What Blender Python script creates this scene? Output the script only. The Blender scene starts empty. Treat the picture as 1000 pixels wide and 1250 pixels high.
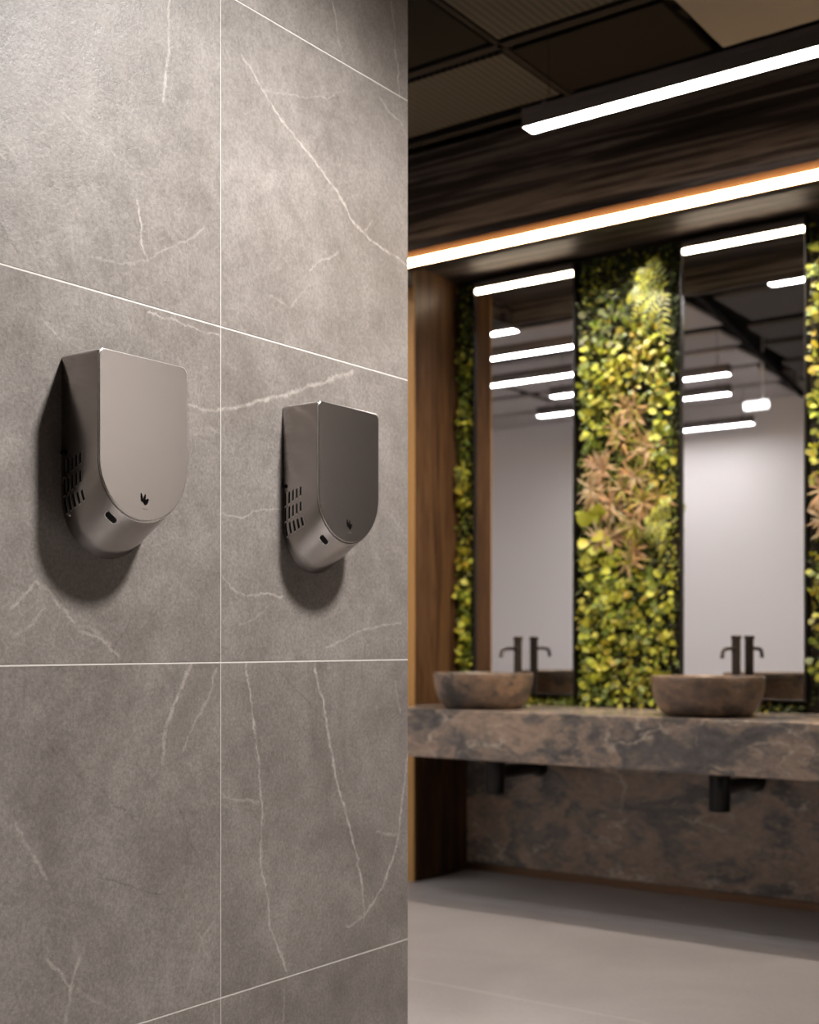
import bpy, math, random
from mathutils import Vector, Matrix

SC = bpy.context.scene
COL = SC.collection
PI = math.pi

# ------------------------------------------------------------ camera
cam_d = bpy.data.cameras.new('camera')
cam = bpy.data.objects.new('camera', cam_d)
COL.objects.link(cam)
cam.location = (0, 0, 1.10)
cam.rotation_euler = (PI / 2, 0, math.radians(35.94))
cam_d.sensor_width = 36
cam_d.lens = 44.9
cam_d.shift_y = 163 / 1250
cam_d.clip_start = 0.05
cam_d.dof.use_dof = True
cam_d.dof.focus_distance = 2.15
cam_d.dof.aperture_fstop = 4.0
SC.camera = cam

# ------------------------------------------------------------ colour management, world
SC.view_settings.view_transform = 'Standard'
SC.view_settings.look = 'None'
SC.view_settings.gamma = 1.0
SC.view_settings.use_curve_mapping = False
SC.view_settings.exposure = 1.6
w = bpy.data.worlds.new('world'); SC.world = w
w.use_nodes = True
w.node_tree.nodes['Background'].inputs[0].default_value = (0.5, 0.48, 0.47, 1)
w.node_tree.nodes['Background'].inputs[1].default_value = 0.02
SC.cycles.max_bounces = 10
SC.cycles.diffuse_bounces = 5
SC.cycles.glossy_bounces = 6
SC.cycles.sample_clamp_indirect = 6.0
SC.cycles.caustics_reflective = False

PENDANT_EMIT = 16.0     # white linear pendants
COVE_EMIT = 17.0        # warm strip along the bulkhead
MIRROR_EMIT = 13.0       # bars at the top of the mirrors

# ------------------------------------------------------------ materials
def mat(name):
    m = bpy.data.materials.new(name); m.use_nodes = True
    nt = m.node_tree
    return m, nt, nt.nodes['Principled BSDF']

def N(nt, kind, **kw):
    n = nt.nodes.new(kind)
    for k, v in kw.items(): setattr(n, k, v)
    return n

def L(nt, a, b): nt.links.new(a, b)

def simple(name, col, rough=0.5, metal=0.0, spec=0.5):
    m, nt, b = mat(name)
    b.inputs['Base Color'].default_value = (*col, 1)
    b.inputs['Roughness'].default_value = rough
    b.inputs['Metallic'].default_value = metal
    b.inputs['Specular IOR Level'].default_value = spec
    return m

def emit(name, col, strength):
    m, nt, b = mat(name)
    b.inputs['Base Color'].default_value = (0.8, 0.8, 0.8, 1)
    b.inputs['Emission Color'].default_value = (*col, 1)
    b.inputs['Emission Strength'].default_value = strength
    return m

def ramp(nt, fac, stops, interp='LINEAR'):
    r = N(nt, 'ShaderNodeValToRGB'); r.color_ramp.interpolation = interp
    els = r.color_ramp.elements
    while len(els) < len(stops): els.new(0.5)
    for e, (p, c) in zip(els, stops):
        e.position = p; e.color = (*c, 1) if len(c) == 3 else c
    L(nt, fac, r.inputs[0])
    return r.outputs[0]

def mapping(nt, scale=(1, 1, 1), loc=(0, 0, 0), rot=(0, 0, 0)):
    t = N(nt, 'ShaderNodeTexCoord'); mp = N(nt, 'ShaderNodeMapping')
    mp.inputs['Scale'].default_value = scale
    mp.inputs['Location'].default_value = loc
    mp.inputs['Rotation'].default_value = rot
    L(nt, t.outputs['Object'], mp.inputs[0])
    return mp.outputs[0]

def noise(nt, vec, scale, detail=6, rough=0.55, dist=0.0):
    n = N(nt, 'ShaderNodeTexNoise')
    n.inputs['Scale'].default_value = scale
    n.inputs['Detail'].default_value = detail
    n.inputs['Roughness'].default_value = rough
    n.inputs['Distortion'].default_value = dist
    L(nt, vec, n.inputs['Vector'])
    return n

def math_(nt, op, a, b=None, c=None, clamp=False):
    n = N(nt, 'ShaderNodeMath', operation=op); n.use_clamp = clamp
    for i, v in enumerate((a, b, c)):
        if v is None: continue
        if isinstance(v, (int, float)): n.inputs[i].default_value = v
        else: L(nt, v, n.inputs[i])
    return n.outputs[0]

def mix(nt, fac, a, b, mode='MIX'):
    n = N(nt, 'ShaderNodeMix', data_type='RGBA', blend_type=mode)
    for s, v in ((n.inputs[0], fac), (n.inputs[6], a), (n.inputs[7], b)):
        if isinstance(v, (int, float)): s.default_value = v
        elif isinstance(v, tuple): s.default_value = (*v, 1) if len(v) == 3 else v
        else: L(nt, v, s)
    return n.outputs[2]

def bump(nt, b, h, strength, dist=0.002):
    n = N(nt, 'ShaderNodeBump')
    n.inputs['Strength'].default_value = strength
    n.inputs['Distance'].default_value = dist
    L(nt, h, n.inputs['Height']); L(nt, n.outputs[0], b.inputs['Normal'])

# veins of the stone tiles on the hand dryer wall: (strength, width in mm, points as (y, z) in metres)
VEINS = [
    (0.8, 3, [(1.528, 2.218), (1.524, 2.118), (1.511, 2.023)]) ,
    (0.9, 2.5, [(1.452, 1.842), (1.465, 1.802), (1.461, 1.767), (1.476, 1.746)]) ,
    (0.4, 2, [(1.354, 1.723), (1.414, 1.728), (1.476, 1.746), (1.61, 1.833)]) ,
    (0.35, 2, [(1.297, 1.933), (1.371, 1.909), (1.476, 1.887)]) ,
    (-0.7, 2, [(1.184, 1.735), (1.201, 1.711), (1.216, 1.692)]) ,
    (-0.5, 2, [(1.258, 1.974), (1.305, 1.997), (1.33, 2.021)]) ,
    (0.9, 3, [(1.706, 2.175), (1.759, 2.131), (1.827, 2.085), (1.912, 2.041), (1.98, 2.009), (2.027, 1.96), (2.062, 1.944), (2.137, 1.929), (2.24, 1.911)]) ,
    (0.5, 2, [(2.062, 1.944), (2.095, 1.978)]) ,
    (0.4, 2, [(1.759, 2.131), (1.827, 2.147), (1.949, 2.182), (2.001, 2.219)]) ,
    (-0.5, 1.5, [(1.949, 2.182), (1.988, 2.2)]) ,
    (0.55, 2.5, [(1.894, 1.829), (1.949, 1.866), (1.982, 1.884)]) ,
    (0.35, 2.5, [(1.781, 1.756), (1.839, 1.745), (1.899, 1.806)]) ,
    (0.7, 2.5, [(1.967, 2.375), (1.98, 2.323), (1.995, 2.277)]) ,
    (0.7, 2.5, [(2.16, 2.471), (2.175, 2.364), (2.189, 2.269)]) ,
    (0.6, 2.5, [(2.117, 2.244), (2.152, 2.221), (2.195, 2.215), (2.231, 2.174)]) ,
    (-0.3, 1.5, [(1.975, 2.174), (1.936, 2.105), (1.899, 2.053)]) ,
    (0.25, 1.5, [(1.57, 1.83), (1.567, 1.694)]) ,
    (0.7, 2, [(1.476, 1.658), (1.541, 1.657), (1.647, 1.65)]) ,
    (0.4, 2, [(1.258, 1.608), (1.274, 1.592), (1.297, 1.578)]) ,
    (0.35, 2, [(1.436, 1.639), (1.444, 1.599), (1.431, 1.583)]) ,
    (0.6, 2.5, [(1.569, 1.517), (1.61, 1.516), (1.651, 1.519)]) ,
    (0.45, 2.5, [(1.59, 1.47), (1.614, 1.485), (1.651, 1.478)]) ,
    (0.6, 3, [(1.201, 1.153), (1.225, 1.178), (1.246, 1.198), (1.274, 1.184), (1.313, 1.143), (1.33, 1.123), (1.379, 1.111), (1.414, 1.084)]) ,
    (0.4, 3, [(1.206, 1.116), (1.243, 1.135), (1.266, 1.158)]) ,
    (0.35, 3, [(1.33, 1.13), (1.354, 1.13), (1.396, 1.104)]) ,
    (-0.35, 1.5, [(1.452, 1.154), (1.422, 1.117), (1.405, 1.097)]) ,
    (-0.3, 1.5, [(1.655, 1.42), (1.693, 1.461), (1.736, 1.497)]) ,
    (0.75, 4, [(1.651, 1.519), (1.715, 1.539), (1.816, 1.574), (1.924, 1.614), (2.027, 1.653)]) ,
    (0.6, 2, [(1.655, 1.335), (1.7, 1.331), (1.736, 1.346), (1.816, 1.36)]) ,
    (0.7, 2, [(1.655, 1.229), (1.682, 1.201), (1.697, 1.194), (1.816, 1.195)]) ,
    (0.3, 2, [(1.661, 1.119), (1.736, 1.15), (1.793, 1.182)]) ,
    (0.5, 2.5, [(1.949, 1.097), (2.054, 1.13), (2.195, 1.149)]) ,
    (0.8, 4, [(1.578, 1.066), (1.561, 1.04), (1.541, 1.006), (1.513, 0.951), (1.511, 0.902)]) ,
    (0.45, 2.5, [(1.639, 1.061), (1.62, 1.01), (1.59, 0.968), (1.561, 0.92)]) ,
    (0.6, 3, [(1.213, 0.832), (1.228, 0.799), (1.246, 0.771), (1.269, 0.737)]) ,
    (0.7, 3, [(1.266, 0.617), (1.293, 0.586), (1.317, 0.562), (1.313, 0.537), (1.301, 0.501)]) ,
    (0.6, 3, [(1.33, 0.604), (1.323, 0.58), (1.313, 0.549)]) ,
    (0.4, 2.5, [(1.33, 0.559), (1.371, 0.524), (1.414, 0.5)]) ,
    (-0.6, 1.5, [(1.371, 0.87), (1.414, 0.836), (1.454, 0.807)]) ,
    (-0.6, 1.5, [(1.551, 0.815), (1.57, 0.756), (1.6, 0.716)]) ,
    (-0.5, 1.5, [(1.371, 0.728), (1.44, 0.704), (1.504, 0.677)]) ,
    (-0.3, 1.5, [(1.274, 0.945), (1.321, 0.897), (1.371, 0.87)]) ,
    (-0.25, 1.5, [(1.321, 0.89), (1.334, 0.811), (1.343, 0.745)]) ,
    (0.8, 2.5, [(1.717, 1.067), (1.732, 0.992), (1.748, 0.885), (1.759, 0.808), (1.756, 0.702), (1.781, 0.576), (1.827, 0.482)]) ,
    (0.85, 3, [(1.907, 1.068), (1.941, 0.968), (1.975, 0.835), (2.001, 0.776), (2.04, 0.68), (2.062, 0.593), (2.067, 0.545)]) ,
    (0.8, 3, [(2.011, 0.535), (2.067, 0.545), (2.137, 0.602), (2.181, 0.679), (2.204, 0.799), (2.219, 0.868)]) ,
    (0.5, 2.5, [(2.109, 0.714), (2.137, 0.705), (2.183, 0.696)]) ,
    (0.45, 2.5, [(1.655, 0.833), (1.693, 0.819), (1.754, 0.812)]) ,
    (-0.5, 1.5, [(1.804, 1.051), (1.875, 1.002), (1.936, 0.956)]) ,
    (0.35, 2.5, [(1.655, 0.628), (1.61, 0.592), (1.58, 0.54), (1.561, 0.495)]) ,
    (0.4, 2, [(1.596, 0.594), (1.61, 0.563), (1.622, 0.539)]) ,
    (0.4, 2.5, [(2.175, 1.027), (2.189, 0.96)]) ,
    (0.35, 2, [(1.635, 0.453), (1.637, 0.412)]) ,
    (0.35, 2, [(1.823, 0.452), (1.816, 0.384)]) ,
    (-0.4, 1.5, [(1.59, 0.875), (1.62, 0.883), (1.651, 0.889)]) ,
]
def segment_group():
    g = bpy.data.node_groups.new('vein_segment', 'ShaderNodeTree')
    for nm, tp in (('P', 'NodeSocketVector'), ('A', 'NodeSocketVector'), ('D', 'NodeSocketVector'), ('InvLen2', 'NodeSocketFloat'), ('W', 'NodeSocketFloat'), ('S', 'NodeSocketFloat'), ('Prev', 'NodeSocketFloat')):
        g.interface.new_socket(nm, in_out='INPUT', socket_type=tp)
    g.interface.new_socket('Out', in_out='OUTPUT', socket_type='NodeSocketFloat')
    gi = N(g, 'NodeGroupInput'); go = N(g, 'NodeGroupOutput')
    def vm(op, a, b=None, s=None):
        n = N(g, 'ShaderNodeVectorMath', operation=op)
        L(g, a, n.inputs[0])
        if b is not None: L(g, b, n.inputs[1])
        if s is not None: L(g, s, n.inputs['Scale'])
        return n
    # tie each segment to the one before it, so that they are evaluated one after another
    tie = N(g, 'ShaderNodeVectorMath', operation='MULTIPLY_ADD')
    L(g, gi.outputs['Prev'], tie.inputs[0]); tie.inputs[1].default_value = (1e-7, 0, 0); L(g, gi.outputs['P'], tie.inputs[2])
    pa = vm('SUBTRACT', tie.outputs[0], gi.outputs['A']).outputs[0]
    dt = vm('DOT_PRODUCT', pa, gi.outputs['D']).outputs['Value']
    t = math_(g, 'MULTIPLY', dt, gi.outputs['InvLen2'], clamp=True)
    pr = vm('SCALE', gi.outputs['D'], s=t).outputs[0]
    df = vm('SUBTRACT', pa, pr).outputs[0]
    ln = vm('LENGTH', df).outputs['Value']
    q = math_(g, 'DIVIDE', ln, gi.outputs['W'])
    q = math_(g, 'SUBTRACT', 1.0, q, clamp=True)
    q = math_(g, 'MULTIPLY', q, gi.outputs['S'])
    q = math_(g, 'MAXIMUM', q, gi.outputs['Prev'])
    L(g, q, go.inputs[0])
    return g

def tile_material():
    m, nt, b = mat('grey_stone_tile')
    tc = N(nt, 'ShaderNodeTexCoord'); P = tc.outputs['Object']
    sep = N(nt, 'ShaderNodeSeparateXYZ'); L(nt, P, sep.inputs[0])
    cy = math_(nt, 'FLOOR', math_(nt, 'DIVIDE', math_(nt, 'SUBTRACT', sep.outputs[1], 1.651), 0.6))
    cz = math_(nt, 'FLOOR', math_(nt, 'DIVIDE', math_(nt, 'SUBTRACT', sep.outputs[2], 0.47), 0.6))
    cell = N(nt, 'ShaderNodeCombineXYZ'); L(nt, cy, cell.inputs[0]); L(nt, cz, cell.inputs[1])
    wn = N(nt, 'ShaderNodeTexWhiteNoise', noise_dimensions='3D'); L(nt, cell.outputs[0], wn.inputs['Vector'])
    off = N(nt, 'ShaderNodeVectorMath', operation='SCALE'); off.inputs['Scale'].default_value = 9.0
    L(nt, wn.outputs['Color'], off.inputs[0])
    Q = N(nt, 'ShaderNodeVectorMath', operation='ADD'); L(nt, P, Q.inputs[0]); L(nt, off.outputs[0], Q.inputs[1])
    Q = Q.outputs[0]
    big = noise(nt, Q, 3.2, 6, 0.62, 0.6).outputs[0]
    mid = noise(nt, Q, 22, 8, 0.72, 0.3).outputs[0]
    fine = noise(nt, Q, 160, 5, 0.75).outputs[0]
    base = ramp(nt, big, [(0.30, (0.150, 0.130, 0.116)), (0.52, (0.205, 0.182, 0.165)), (0.72, (0.262, 0.236, 0.217))])
    mm = ramp(nt, mid, [(0.30, (0.84, 0.835, 0.83)), (0.50, (1.0, 1.0, 1.0)), (0.70, (1.15, 1.145, 1.14))])
    base = mix(nt, 1.0, base, mm, 'MULTIPLY')
    ff = ramp(nt, fine, [(0.34, (0.76, 0.76, 0.76)), (0.5, (1, 1, 1)), (0.66, (1.25, 1.25, 1.25))])
    base = mix(nt, 1.0, base, ff, 'MULTIPLY')
    # cloudy pale etching, where fine cracks gather
    dn = noise(nt, Q, 9, 8, 0.7); wv = N(nt, 'ShaderNodeVectorMath', operation='MULTIPLY_ADD')
    L(nt, dn.outputs['Color'], wv.inputs[0]); wv.inputs[1].default_value = (0.22, 0.22, 0.22); L(nt, Q, wv.inputs[2])
    vo = N(nt, 'ShaderNodeTexVoronoi', feature='DISTANCE_TO_EDGE'); vo.inputs['Scale'].default_value = 7.5
    L(nt, wv.outputs[0], vo.inputs['Vector'])
    hair = math_(nt, 'SUBTRACT', 1.0, math_(nt, 'MULTIPLY', vo.outputs['Distance'], 34.0), clamp=True)
    gate = ramp(nt, noise(nt, Q, 5.0, 4, 0.6).outputs[0], [(0.50, (0, 0, 0)), (0.68, (1, 1, 1))])
    grit = ramp(nt, noise(nt, Q, 60, 6, 0.8).outputs[0], [(0.42, (0, 0, 0)), (0.65, (1, 1, 1))])
    hv = math_(nt, 'MULTIPLY', math_(nt, 'MULTIPLY', hair, gate), grit)
    base = mix(nt, math_(nt, 'MULTIPLY', hv, 0.55), base, (0.40, 0.36, 0.33))
    # placed veins
    g = segment_group()
    wob = noise(nt, P, 26, 6, 0.7)
    wv2 = N(nt, 'ShaderNodeVectorMath', operation='MULTIPLY_ADD')
    sub = N(nt, 'ShaderNodeVectorMath', operation='SUBTRACT'); L(nt, wob.outputs['Color'], sub.inputs[0]); sub.inputs[1].default_value = (0.5, 0.5, 0.5)
    L(nt, sub.outputs[0], wv2.inputs[0]); wv2.inputs[1].default_value = (0, 0.030, 0.030); L(nt, P, wv2.inputs[2])
    flat = N(nt, 'ShaderNodeVectorMath', operation='MULTIPLY'); L(nt, wv2.outputs[0], flat.inputs[0]); flat.inputs[1].default_value = (0, 1, 1)
    prev = {1: None, -1: None}
    for st, wd, pts in VEINS:
        sg = 1 if st > 0 else -1
        for (y0, z0), (y1, z1) in zip(pts[:-1], pts[1:]):
            n = N(nt, 'ShaderNodeGroup'); n.node_tree = g
            L(nt, flat.outputs[0], n.inputs['P'])
            n.inputs['A'].default_value = (0, y0, z0)
            n.inputs['D'].default_value = (0, y1 - y0, z1 - z0)
            n.inputs['InvLen2'].default_value = 1.0 / max(1e-8, (y1 - y0) ** 2 + (z1 - z0) ** 2)
            n.inputs['W'].default_value = wd * 0.0014
            n.inputs['S'].default_value = abs(st)
            if prev[sg] is not None: L(nt, prev[sg], n.inputs['Prev'])
            prev[sg] = n.outputs[0]
    brk = ramp(nt, noise(nt, P, 45, 5, 0.8).outputs[0], [(0.38, (0.2, 0.2, 0.2)), (0.58, (1, 1, 1))])
    base = mix(nt, math_(nt, 'MULTIPLY', math_(nt, 'MULTIPLY', prev[1], brk), 1.0), base, (0.47, 0.42, 0.385))
    base = mix(nt, math_(nt, 'MULTIPLY', prev[-1], brk), base, (0.055, 0.042, 0.036))
    L(nt, base, b.inputs['Base Color'])
    rr = ramp(nt, mid, [(0.35, (0.36, 0.36, 0.36)), (0.65, (0.50, 0.50, 0.50))])
    L(nt, rr, b.inputs['Roughness'])
    b.inputs['Specular IOR Level'].default_value = 0.55
    hh = math_(nt, 'ADD', math_(nt, 'MULTIPLY', fine, 0.5), math_(nt, 'MULTIPLY', mid, 0.8))
    bump(nt, b, hh, 0.6, 0.002)
    return m

def floor_material():
    m, nt, b = mat('grey_floor_tile')
    P = mapping(nt)
    big = noise(nt, P, 1.6, 6, 0.6, 0.4).outputs[0]
    fine = noise(nt, P, 60, 5, 0.7).outputs[0]
    c = ramp(nt, big, [(0.3, (0.245, 0.226, 0.218)), (0.7, (0.32, 0.30, 0.292))])
    c = mix(nt, 1.0, c, ramp(nt, fine, [(0.35, (0.93, 0.93, 0.93)), (0.65, (1.05, 1.05, 1.05))]), 'MULTIPLY')
    L(nt, c, b.inputs['Base Color'])
    b.inputs['Roughness'].default_value = 0.42
    return m

def marble_material(name, scale=1.0, light=1.0, rough=0.22, tint=None):
    m, nt, b = mat(name)
    P = mapping(nt, (1.0 * scale, 1.2 * scale, 1.7 * scale))
    d = noise(nt, P, 2.1, 5, 0.6)
    wv = N(nt, 'ShaderNodeVectorMath', operation='MULTIPLY_ADD')
    L(nt, d.outputs['Color'], wv.inputs[0]); wv.inputs[1].default_value = (1.0, 1.0, 1.0); L(nt, P, wv.inputs[2])
    W = wv.outputs[0]
    a = noise(nt, W, 2.4, 8, 0.62, 1.0).outputs[0]
    k = light
    c = ramp(nt, a, [(0.30, (0.050 * k, 0.046 * k, 0.044 * k)), (0.43, (0.105 * k, 0.095 * k, 0.088 * k)), (0.50, (0.20 * k, 0.158 * k, 0.128 * k)),
                     (0.58, (0.30 * k, 0.22 * k, 0.165 * k)), (0.68, (0.17 * k, 0.14 * k, 0.12 * k))])
    vo = N(nt, 'ShaderNodeTexVoronoi', feature='DISTANCE_TO_EDGE'); vo.inputs['Scale'].default_value = 2.6
    L(nt, W, vo.inputs['Vector'])
    v = math_(nt, 'SUBTRACT', 1.0, math_(nt, 'MULTIPLY', vo.outputs['Distance'], 26.0), clamp=True)
    gate = ramp(nt, noise(nt, P, 4.0, 4, 0.7).outputs[0], [(0.45, (0, 0, 0)), (0.62, (1, 1, 1))])
    v = math_(nt, 'MULTIPLY', v, gate)
    c = mix(nt, math_(nt, 'MULTIPLY', v, 0.75), c, (0.52 * k, 0.45 * k, 0.36 * k))
    gr = ramp(nt, noise(nt, P, 30, 6, 0.75).outputs[0], [(0.35, (0.8, 0.8, 0.8)), (0.65, (1.2, 1.2, 1.2))])
    c = mix(nt, 1.0, c, gr, 'MULTIPLY')
    if tint: c = mix(nt, 1.0, c, tint, 'MULTIPLY')
    L(nt, c, b.inputs['Base Color'])
    b.inputs['Roughness'].default_value = rough
    return m

def wood_material(name, cols, axis, rough=0.45, spec=0.15):
    m, nt, b = mat(name)
    sc = {'z': (9.0, 9.0, 0.55), 'x': (0.30, 6.0, 9.0)}[axis]
    P = mapping(nt, sc)
    a = noise(nt, P, 1.6, 8, 0.62, 1.2).outputs[0]
    f = noise(nt, P, 11, 4, 0.7, 0.3).outputs[0]
    c = ramp(nt, a, [(0.30, cols[0]), (0.46, cols[1]), (0.55, cols[2]), (0.70, cols[1])])
    c = mix(nt, 1.0, c, ramp(nt, f, [(0.35, (0.72, 0.72, 0.72)), (0.65, (1.2, 1.2, 1.2))]), 'MULTIPLY')
    L(nt, c, b.inputs['Base Color'])
    b.inputs['Roughness'].default_value = rough; b.inputs['Specular IOR Level'].default_value = spec
    bump(nt, b, f, 0.2, 0.001)
    return m

def steel_material(name='brushed_steel', col=(0.45, 0.42, 0.40), r0=0.20):
    m, nt, b = mat(name)
    P = mapping(nt, (3, 900, 900))
    f = noise(nt, P, 1.0, 3, 0.6).outputs[0]
    b.inputs['Base Color'].default_value = (*col, 1)
    b.inputs['Metallic'].default_value = 1.0
    r = ramp(nt, f, [(0.3, (r0, r0, r0)), (0.7, (r0 + 0.06, r0 + 0.06, r0 + 0.06))])
    L(nt, r, b.inputs['Roughness'])
    b.inputs['Anisotropic'].default_value = 0.3
    return m

def leaf_material(name):
    m, nt, b = mat(name)
    at = N(nt, 'ShaderNodeAttribute'); at.attribute_name = 'leaf_tone'
    L(nt, at.outputs['Color'], b.inputs['Base Color'])
    b.inputs['Roughness'].default_value = 0.45
    b.inputs['Subsurface Weight'].default_value = 0.0
    # thin leaves let a little light through
    tr = N(nt, 'ShaderNodeBsdfTranslucent'); L(nt, at.outputs['Color'], tr.inputs[0])
    mx = N(nt, 'ShaderNodeMixShader'); mx.inputs[0].default_value = 0.25
    out = nt.nodes['Material Output']
    L(nt, b.outputs[0], mx.inputs[1]); L(nt, tr.outputs[0], mx.inputs[2]); L(nt, mx.outputs[0], out.inputs[0])
    return m

def mesh_panel_material():
    m, nt, b = mat('expanded_metal')
    P = mapping(nt, (34, 60, 1))
    vo = N(nt, 'ShaderNodeTexVoronoi', feature='F1'); vo.inputs['Scale'].default_value = 1.0; vo.inputs['Randomness'].default_value = 0.0
    L(nt, P, vo.inputs['Vector'])
    c = ramp(nt, vo.outputs['Distance'], [(0.34, (0.007, 0.0065, 0.0065)), (0.44, (0.026, 0.0235, 0.0235))])
    L(nt, c, b.inputs['Base Color'])
    b.inputs['Roughness'].default_value = 0.75; b.inputs['Specular IOR Level'].default_value = 0.1
    return m

M = dict(
    tile=tile_material(), grout=simple('tile_grout', (0.62, 0.59, 0.55), 0.85),
    floor=floor_material(), floor_grout=simple('floor_grout', (0.50, 0.47, 0.44), 0.8),
    plaster=simple('pale_plaster', (0.88, 0.86, 0.86), 0.8),
    greywall=simple('warm_grey_plaster', (0.66, 0.63, 0.61), 0.8), darkwall=simple('charcoal_plaster', (0.07, 0.062, 0.056), 0.8),
    black=simple('black_ceiling_paint', (0.012, 0.011, 0.010), 0.9, 0, 0.1),
    bar=simple('dark_ceiling_bar', (0.008, 0.007, 0.007), 0.9, 0, 0.08),
    raft=simple('grey_ceiling_panel', (0.50, 0.47, 0.46), 0.8, 0, 0.15), raftdim=simple('mid_grey_ceiling_panel', (0.085, 0.080, 0.078), 0.8, 0, 0.15),  # one panel grey in two copies, light and shade put into the colour
    brownpanel=simple('brown_ceiling_panel', (0.0045, 0.0038, 0.0034), 0.9, 0, 0.05),
    mesh=mesh_panel_material(),
    marble=marble_material('brown_marble', 1.0, 1.3, 0.22),
    basin=marble_material('basin_stone', 0.9, 0.75, 0.36, (1.02, 0.90, 0.80)),
    walnut=wood_material('walnut', ((0.016, 0.008, 0.004), (0.058, 0.028, 0.013), (0.105, 0.054, 0.024)), 'z'),
    darkwood=wood_material('dark_oak', ((0.005, 0.0035, 0.003), (0.022, 0.016, 0.013), (0.095, 0.075, 0.063)), 'x', 0.6),
    steel=steel_material(), casing=steel_material('casing_steel', (0.40, 0.37, 0.355), 0.17),
    rim=simple('steel_edge', (0.72, 0.69, 0.66), 0.30, 1.0),
    ink=simple('black_print', (0.006, 0.005, 0.005), 0.9, 0, 0.0),
    greyink=simple('grey_print', (0.16, 0.14, 0.13), 0.5),
    hole=simple('black_plastic', (0.004, 0.0035, 0.0035), 0.5, 0, 0.15),
    brass=simple('bronze_metal', (0.20, 0.12, 0.075), 0.35, 1.0),
    tap=simple('dark_bronze', (0.045, 0.034, 0.028), 0.45, 0.7),
    pipe=simple('black_metal', (0.006, 0.0055, 0.0055), 0.28, 0.3),
    frame=simple('black_frame', (0.018, 0.015, 0.013), 0.35, 0.4),
    mirror=simple('mirror_glass', (0.86, 0.86, 0.87), 0.015, 1.0),
    housing=simple('graphite_housing', (0.12, 0.10, 0.09), 0.45, 0.5),
    soil=simple('dark_felt', (0.022, 0.017, 0.010), 0.95),
    leaf=leaf_material('leaf'),
    pendant=emit('pendant_diffuser', (1.0, 0.955, 0.95), PENDANT_EMIT),
    pendant_soft=emit('pendant_diffuser_soft', (1.0, 0.955, 0.95), PENDANT_EMIT * 0.75),
    cove=emit('warm_strip', (1.0, 0.66, 0.34), COVE_EMIT),
    mirrorlamp=emit('mirror_bar_diffuser', (1.0, 0.80, 0.58), MIRROR_EMIT),
    spotglow=emit('spot_diffuser', (1.0, 0.97, 0.95), 1.2),
    channel=simple('bronze_painted_channel', (0.085, 0.045, 0.022), 0.8, 0, 0.1),  # for the flange added around the strip to make its halo
    oakedge=simple('honey_oak_edge', (0.42, 0.235, 0.085), 0.5, 0, 0.2),  # paler wood, the strip's warm light put into the colour
    white=simple('white_lacquer', (0.8, 0.79, 0.78), 0.4),
)

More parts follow.
